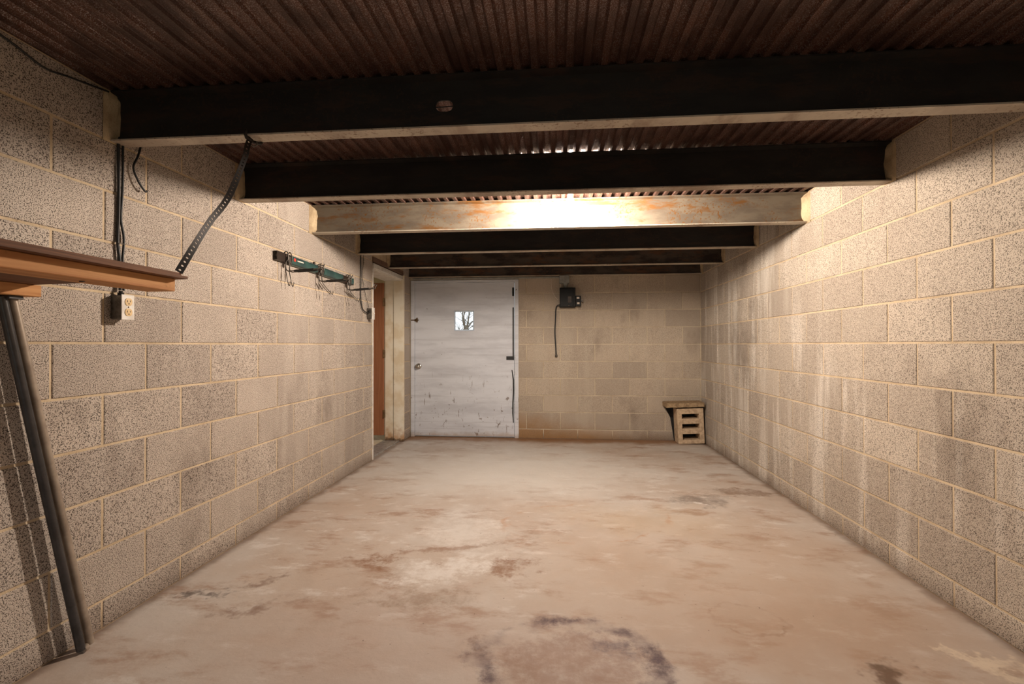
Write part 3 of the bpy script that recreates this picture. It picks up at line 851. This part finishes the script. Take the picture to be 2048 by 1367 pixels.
# ------------------------------------------------------------------ outlet on the left wall
ol = empty('power_outlet', (XL, 1.845, 1.225), 'white double power outlet in a metal box under the shelf', 'outlet')
OX = XL + 0.055
box('outlet_box', 'galv', ol, XL + 0.001, OX - 0.004, 1.819, 1.871, 1.226, 1.322, bev=0.003)
box('cover_plate', 'white_paint', ol, OX - 0.004, OX, 1.815, 1.875, 1.2235, 1.3255, bev=0.0015)
for zc in (1.2965, 1.2545):
    poly = []
    for k in range(24):
        a = 2 * math.pi * k / 24
        poly.append((1.846 + 0.0168 * math.cos(a), zc + max(-0.0150, min(0.0150, 0.0168 * math.sin(a)))))
    rc = MB().prism(poly, 'x', OX - 0.001, OX + 0.0022).build('receptacle', 'ivory', ol)
    sl = MB().box(OX + 0.002, OX + 0.0026, 1.8385, 1.8408, zc - 0.001, zc + 0.007).box(OX + 0.002, OX + 0.0026, 1.8510, 1.8530, zc - 0.0005, zc + 0.0065)
    sl.lathe((OX + 0.002, 1.846, zc - 0.0075), (1, 0, 0), [(0, 0.0026), (0.0006, 0.0026), (0.0007, 0)], 10)
    sl.build('slots', 'slot', rc)
MB().lathe((OX, 1.846, 1.2755), (1, 0, 0), [(0, 0.003), (0.001, 0.0028), (0.0014, 0.0)], 10).build('screw', 'brass', ol)
MB().lathe((XL + 0.02, 1.847, 1.322), (0, 0, 1), [(0, 0.011), (0.012, 0.011), (0.012, 0.007), (0.02, 0.007), (0.02, 0)], 10).build('cable_clamp', 'slot', ol)

def smooth_path(ctl, n=8):
    ctl = [Vector(q) for q in ctl]; out = []
    for k in range(len(ctl) - 1):
        p0 = ctl[max(k - 1, 0)]; p1 = ctl[k]; p2 = ctl[k + 1]; p3 = ctl[min(k + 2, len(ctl) - 1)]
        for s in range(n):
            t = s / n
            out.append(0.5 * ((2 * p1) + (p2 - p0) * t + (2 * p0 - 5 * p1 + 4 * p2 - p3) * t * t + (3 * p1 - p0 - 3 * p2 + p3) * t ** 3))
    return out + [ctl[-1]]
def cable(name, ctl, r, label, mat='cable_black'):
    return MB().tube(smooth_path(ctl), r, 8).build(name, mat, None, label=label, category='cable')
XW = XL + 0.009
cable('electrical_cable', [(XW, 1.846, 2.14), (XW, 1.846, 1.90), (XW, 1.848, 1.70), (XW, 1.844, 1.54), (XW + 0.004, 1.850, 1.46), (XW + 0.008, 1.848, 1.345)], 0.0058, 'thick black cable running straight down into the outlet box')
c2 = cable('electrical_cable', [(XW, 1.864, 2.14), (XW, 1.866, 1.92), (XW + 0.002, 1.862, 1.75), (XW, 1.858, 1.64), (XW + 0.002, 1.870, 1.56), (XW + 0.004, 1.862, 1.46), (XW + 0.012, 1.860, 1.345)], 0.0046, 'thinner wavy black cable beside the outlet cable')
cable('loose_wire', [(XW, 1.962, 2.14), (XW, 1.956, 2.00), (XW + 0.004, 1.936, 1.93), (XW + 0.006, 1.910, 1.87), (XW + 0.012, 1.926, 1.82), (XW + 0.014, 1.958, 1.785), (XW + 0.012, 1.972, 1.788)], 0.0042, 'short loose black wire end hanging beside the first beam')
cable('ceiling_wire', [(XW, 0.9, 2.128), (XW, 1.30, 2.130), (XW + 0.004, 1.44, 2.112), (XW + 0.002, 1.55, 2.088), (XW, 1.64, 2.104), (XW, 1.80, 2.132)], 0.0036, 'sagging black wire along the top of the left wall')
MB().tube([(XW + 0.007, 1.838, 1.536), (XW + 0.010, 1.852, 1.534), (XW + 0.007, 1.868, 1.538)], 0.0018, 6).build('cable_staple', 'galv', c2)

# ------------------------------------------------------------------ tool rack on the left wall
tr = empty('tool_rack', (XL, 3.5, 1.6), 'green tool rack rail with three double hooks on the left wall', 'tool rack')
def rz(y):
    return 1.692 - 0.018 * (y - 2.95)
rail_pts = [(2.95, 3.045)]
RL = XL + 0.004
def bar(y0, y1, h, d, name, mat, parent, rnd=0.3):
    prof = [(0, -h), (d * 0.55, -h), (d * 0.9, -h * 0.7), (d, -h * 0.2), (d, h * 0.35), (d * 0.85, h * 0.8), (d * 0.5, h), (0, h)]
    vs, fs = [], []
    for y in (y0, y1):
        vs += [(RL + px, y, rz(y) + pz) for px, pz in prof]
    n = len(prof)
    fs = [tuple(range(n)), tuple(range(n, 2 * n))] + [(k, (k + 1) % n, n + (k + 1) % n, n + k) for k in range(n)]
    return MB().add(vs, fs).build(name, mat, parent)
def channel(y0, y1):
    m = MB(); vs = []
    h, d, w = 0.028, 0.026, 0.004
    prof = [(0, -h), (d, -h), (d, h), (0, h), (0, h - w), (d - w, h - w), (d - w, 0.008), (d - w - 0.006, 0.008), (d - w - 0.006, -0.008), (d - w, -0.008), (d - w, -h + w), (0, -h + w)]
    for y in (y0, y1):
        vs += [(RL + px, y, rz(y) + pz) for px, pz in prof]
    n = len(prof)
    return m.add(vs, [tuple(range(n)), tuple(range(n, 2 * n))] + [(k, (k + 1) % n, n + (k + 1) % n, n + k) for k in range(n)])
channel(2.955, 4.135).build('rail', 'rail', tr)
s1 = bar(3.115, 3.475, 0.031, 0.036, 'cover_bar', 'green_bar', tr)
bar(3.575, 3.905, 0.031, 0.036, 'cover_bar', 'green_bar', tr)
bar(4.050, 4.115, 0.030, 0.036, 'cover_bar', 'green_bar', tr)
for (a, b_, m_) in ((3.135, 3.160, 'label_red'), (3.180, 3.262, 'label_white')):
    z_ = rz((a + b_) / 2) + 0.004
    box('logo_mark', m_, s1, RL + 0.0355, RL + 0.0372, a, b_, z_ - (0.010 if m_ == 'label_red' else 0.004), z_ + (0.010 if m_ == 'label_red' else 0.004))
MB().lathe((RL + 0.02, 3.44, rz(3.44) + 0.028), (0, 0, 1), [(0, 0.010), (0.016, 0.010), (0.018, 0.006), (0.018, 0.0)], 10).build('clamp_knob', 'rail', tr)
for hi_, yh in enumerate((3.075, 3.525, 4.020)):
    zc = rz(yh)
    hk = MB(); gr = MB()
    for s in (-1, 1):
        y = yh + 0.022 * s
        xo = RL
        hk.tube(smooth_path([(xo + 0.012, y, zc + 0.030), (xo + 0.030, y, zc + 0.042), (xo + 0.042, y, zc + 0.024), (xo + 0.042, y, zc - 0.010), (xo + 0.030, y + 0.004 * s, zc - 0.030), (xo + 0.030, y, zc - 0.0720), (xo + 0.046, y, zc - 0.0860), (xo + 0.075, y, zc - 0.0840), (xo + 0.235, y, zc - 0.0740), (xo + 0.252, y, zc - 0.0660), (xo + 0.268, y, zc - 0.0380)], 5), 0.0038, 8)
        lean = 0.012 if hi_ == 0 else 0.07
        hk.tube(smooth_path([(xo + 0.030, y, zc - 0.040), (xo + 0.026, y, zc - 0.066), (xo + 0.028 + lean * 0.2, y, zc - 0.105), (xo + 0.034 + lean, y, zc - 0.175), (xo + 0.042 + lean, y, zc - 0.178), (xo + 0.046 + lean, y, zc - 0.155)], 5), 0.0028, 6)
        gr.tube([(xo + 0.085, y, zc - 0.0834), (xo + 0.215, y, zc - 0.0753)], 0.0062, 8)
    hobj = hk.build('hook', 'galv', tr)
    gr.build('grip_sleeve', 'black_rubber', hobj)
    # bracket plate with an eye
    pl = MB(); N = 14; vs = []
    for xx in (RL + 0.043, RL + 0.0465):
        for rr in (0.0055, 0.016):
            vs += [(xx, yh + rr * math.cos(2 * math.pi * k / N), zc - 0.036 + rr * math.sin(2 * math.pi * k / N)) for k in range(N)]
    fs = []
    for k in range(N):
        k2 = (k + 1) % N
        fs += [(k, k2, N + k2, N + k), (2 * N + k, 3 * N + k, 3 * N + k2, 2 * N + k2), (k, 2 * N + k, 2 * N + k2, k2), (N + k, N + k2, 3 * N + k2, 3 * N + k)]
    pl.add(vs, fs)
    pl.box(RL + 0.027, RL + 0.043, yh - 0.014, yh + 0.014, zc - 0.046, zc + 0.012, bev=0.002)
    pl.build('bracket', 'galv', hobj)

# ------------------------------------------------------------------ light switch by the doorway
sw = empty('light_switch', (XL, 4.56, 1.37), 'small metal switch box with white plate beside the side doorway', 'switch')
box('switch_box', 'galv', sw, XL + 0.001, XL + 0.052, 4.500, 4.554, 1.372, 1.470, bev=0.004)
box('switch_plate', 'white_paint', sw, XL + 0.052, XL + 0.057, 4.494, 4.560, 1.364, 1.478, bev=0.0015)
box('toggle', 'white_paint', sw, XL + 0.057, XL + 0.070, 4.523, 4.531, 1.414, 1.430, bev=0.002)
MB().lathe((XL + 0.026, 4.500, 1.440), (0, -1, 0), [(0, 0.012), (0.004, 0.012), (0.004, 0)], 12).build('knockout', 'slot', sw)
cable('electrical_cable', [(XW, 4.335, 2.14), (XW, 4.340, 1.90), (XW + 0.004, 4.336, 1.74), (XW, 4.340, 1.56), (XW + 0.004, 4.380, 1.45), (XW + 0.016, 4.490, 1.420)], 0.0050, 'dark cable running down to the switch by the side doorway')
cable('thin_wire', [(XW, 4.395, 2.14), (XW, 4.400, 1.90), (XW + 0.002, 4.372, 1.76), (XW + 0.003, 4.440, 1.60), (XW + 0.008, 4.515, 1.478)], 0.0026, 'thin pale wire running down to the switch box', 'galv')

# ------------------------------------------------------------------ fuse box on the far wall
fb = empty('fuse_box', (0.135, YF, 1.55), 'black fuse box high on the far wall with a cable hanging from it', 'fuse box')
box('box_body', 'black_enamel', fb, 0.045, 0.228, YF - 0.098, YF - 0.001, 1.565, 1.795, bev=0.004)
box('box_cover', 'black_enamel', fb, 0.050, 0.200, YF - 0.104, YF - 0.098, 1.572, 1.788, bev=0.003)
box('fuse_label', 'steel_brown', fb, 0.140, 0.180, YF - 0.1055, YF - 0.104, 1.620, 1.690)
MB().lathe((0.152, YF - 0.104, 1.585), (0, -1, 0), [(0, 0.006), (0.003, 0.006), (0.004, 0)], 10).build('screw', 'chrome', fb)
sd = box('side_receptacle', 'black_enamel', fb, 0.2285, 0.294, YF - 0.085, YF - 0.010, 1.578, 1.700, bev=0.003)
box('white_label', 'label_white', sd, 0.244, 0.274, YF - 0.0862, YF - 0.085, 1.662, 1.684)
box('white_label', 'label_white', sd, 0.248, 0.276, YF - 0.0862, YF - 0.085, 1.600, 1.622)
MB().box(0.294, 0.322, YF - 0.070, YF - 0.062, 1.628, 1.652, bev=0.002).build('lock_tab', 'galv', sd)
MB().tube(smooth_path([(0.045, YF - 0.045, 1.590), (0.022, YF - 0.046, 1.588), (0.006, YF - 0.044, 1.570), (-0.002, YF - 0.035, 1.520), (-0.006, YF - 0.020, 1.40), (-0.012, YF - 0.016, 1.28), (-0.004, YF - 0.014, 1.12), (0.002, YF - 0.016, 1.005)]), 0.0085, 10).build('hanging_cable', 'cable_black', fb)
MB().lathe((0.002, YF - 0.017, 1.010), (0.05, 0, -1), [(0, 0.010), (0.006, 0.016), (0.030, 0.015), (0.034, 0.010), (0.034, 0.0)], 10).build('plug', 'galv', fb)
MB().tube([(0.030, YF - 0.045, 1.590), (0.045, YF - 0.045, 1.590)], 0.012, 10).build('cable_clamp', 'galv', fb)
jb = empty('junction_box', (0.1, YF, 1.80), 'grey metal junction box with a conduit above the fuse box', 'junction box')
box('box_body', 'grey_paint', jb, 0.040, 0.158, YF - 0.080, YF - 0.001, 1.850, 1.9415, bev=0.003)
MB().lathe((0.115, YF - 0.045, 1.850), (0, 0, -1), [(0, 0.026), (0.018, 0.026), (0.020, 0.021), (0.052, 0.021), (0.052, 0.0)], 14).build('nipple', 'grey_paint', jb)
MB().tube([(DX0 + 0.03, YF - 0.030, 1.928), (0.040, YF - 0.030, 1.926)], 0.0115, 10).build('conduit', 'grey_paint', jb)
cable('white_wire', [(-0.050, YF - 0.012, 1.905), (-0.056, YF - 0.010, 1.86), (-0.046, YF - 0.009, 1.78), (-0.012, YF - 0.010, 1.70), (0.024, YF - 0.012, 1.660)], 0.003, 'thin white wire looping from the conduit to the black fuse box', 'label_white')

# ------------------------------------------------------------------ loose blocks in the far right corner
def hollow_block():
    """standing block, cores facing the camera: width X, height Z, depth Y; local, base at z 0"""
    w, h, d = 0.145, 0.398, 0.19
    xs = [-w, -0.092, 0.094, w]
    slots = [(0.048, 0.112), (0.172, 0.224), (0.284, 0.336)]
    mb = MB()
    zs = [0.0] + [q for s in slots for q in s] + [h]
    mb.box(xs[0], xs[1], 0, d, 0, h, bev=0.008)
    mb.box(xs[2], xs[3], 0, d, 0, h, bev=0.008)
    for k in range(0, len(zs), 2):
        mb.box(xs[1] - 0.01, xs[2] + 0.01, 0.0005, d - 0.0005, zs[k], zs[k + 1], bev=0.004)
    return mb
hb = hollow_block()
a = math.radians(-2.6)
for q in hb.v:
    x_, z_ = q.x, q.z
    q.x = x_ * math.cos(a) + z_ * math.sin(a); q.z = -x_ * math.sin(a) + z_ * math.cos(a)
mn = min(q.z for q in hb.v)
for q in hb.v:
    q.z -= mn - 0.0005
    q.x += 1.520; q.y += 5.680
hb.build('concrete_block', 'cmu', None, label='hollow concrete block with three dark slots standing in the far right corner', category='block', base=True)
cp = MB(); n = 10; vs = []
for k in range(n + 1):
    xx = 1.238 + 0.412 * k / n
    j = random.uniform(-0.004, 0.004)
    vs += [(xx, 5.655 + j, 0.413 + 0.0015 * k + random.uniform(-0.002, 0.002)), (xx, 5.87, 0.413 + 0.0015 * k), (xx, 5.87, 0.462 + 0.0015 * k), (xx, 5.655 - j, 0.462 + 0.0015 * k + random.uniform(-0.004, 0.003))]
fs = [(0, 1, 2, 3), tuple(n * 4 + q for q in (3, 2, 1, 0))]
for k in range(n):
    for q in range(4):
        fs.append((k * 4 + q, k * 4 + (q + 1) % 4, k * 4 + 4 + (q + 1) % 4, k * 4 + 4 + q))
cp.add(vs, fs).build('cap_slab', 'cap', None, label='rough stone slab lying on top of the slotted block', category='slab', base=True)
ts = MB().prism([(1.262, 0.408), (1.655, 0.410), (1.650, 0.002), (1.372, 0.002), (1.330, 0.270)], 'y', 5.873, 5.8885)  # slab widened behind the block, its dark colour standing in for slot shade
ts.build('slab_slot_shade', 'tile_grey', None, label='dark grey slab behind the slotted block, widened to imitate shade in its slots', category='slab', base=True)

# ------------------------------------------------------------------ outdoors, seen through the little door window
box('ground', 'ground', None, -40, 40, -40, 60, -0.40, -0.12, kind='structure')
tree = empty('bare_tree', (-2.95, 16.0, -0.12), 'bare winter tree seen through the small door window', 'tree')
MB().tube([(-2.99, 16, -0.12), (-2.98, 16, 0.8), (-2.96, 16, 1.5), (-2.95, 16, 1.78)], [0.13, 0.095, 0.085, 0.08], 10).build('trunk', 'bark', tree)
random.seed(11)
main = [((-2.97, 16, 1.62), (-3.06, 16.0, 1.95), (-3.10, 16.1, 2.3), (-3.30, 16.2, 3.3)), ((-2.93, 16, 1.66), (-2.86, 15.9, 1.98), (-2.83, 15.9, 2.3), (-2.75, 15.7, 3.4)),
        ((-2.92, 16, 1.66), (-2.80, 16.1, 1.86), (-2.66, 16.2, 2.05), (-2.2, 16.4, 2.9)), ((-2.90, 16, 1.62), (-2.78, 15.9, 1.70), (-2.62, 15.8, 1.76), (-2.1, 15.6, 2.1)),
        ((-2.98, 16, 1.70), (-3.01, 15.9, 2.0), (-2.98, 15.9, 2.35), (-2.97, 15.8, 3.4)), ((-2.99, 16, 1.45), (-3.14, 15.9, 1.60), (-3.26, 15.9, 1.80), (-3.7, 15.6, 2.6))]
rad = [0.040, 0.034, 0.028, 0.013, 0.022, 0.012]
for q, r in zip(main, rad):
    pth = smooth_path(q, 6)
    bo = MB().tube(pth, [r * (1 - 0.7 * k / (len(pth) - 1)) for k in range(len(pth))], 7).build('branch', 'bark', tree)
    tw = MB()
    for k in range(10):
        s = pth[random.randrange(2, len(pth))]
        d = Vector((random.uniform(-1, 1), random.uniform(-0.5, 0.5), random.uniform(0.2, 1.0))).normalized()
        e = s + d * random.uniform(0.25, 0.6)
        m_ = (s + e) / 2 + Vector((random.uniform(-0.05, 0.05), 0, random.uniform(0, 0.06)))
        tw.tube([s, m_, e], [0.008, 0.006, 0.003], 5)
    tw.build('twigs', 'bark', bo, kind='stuff')
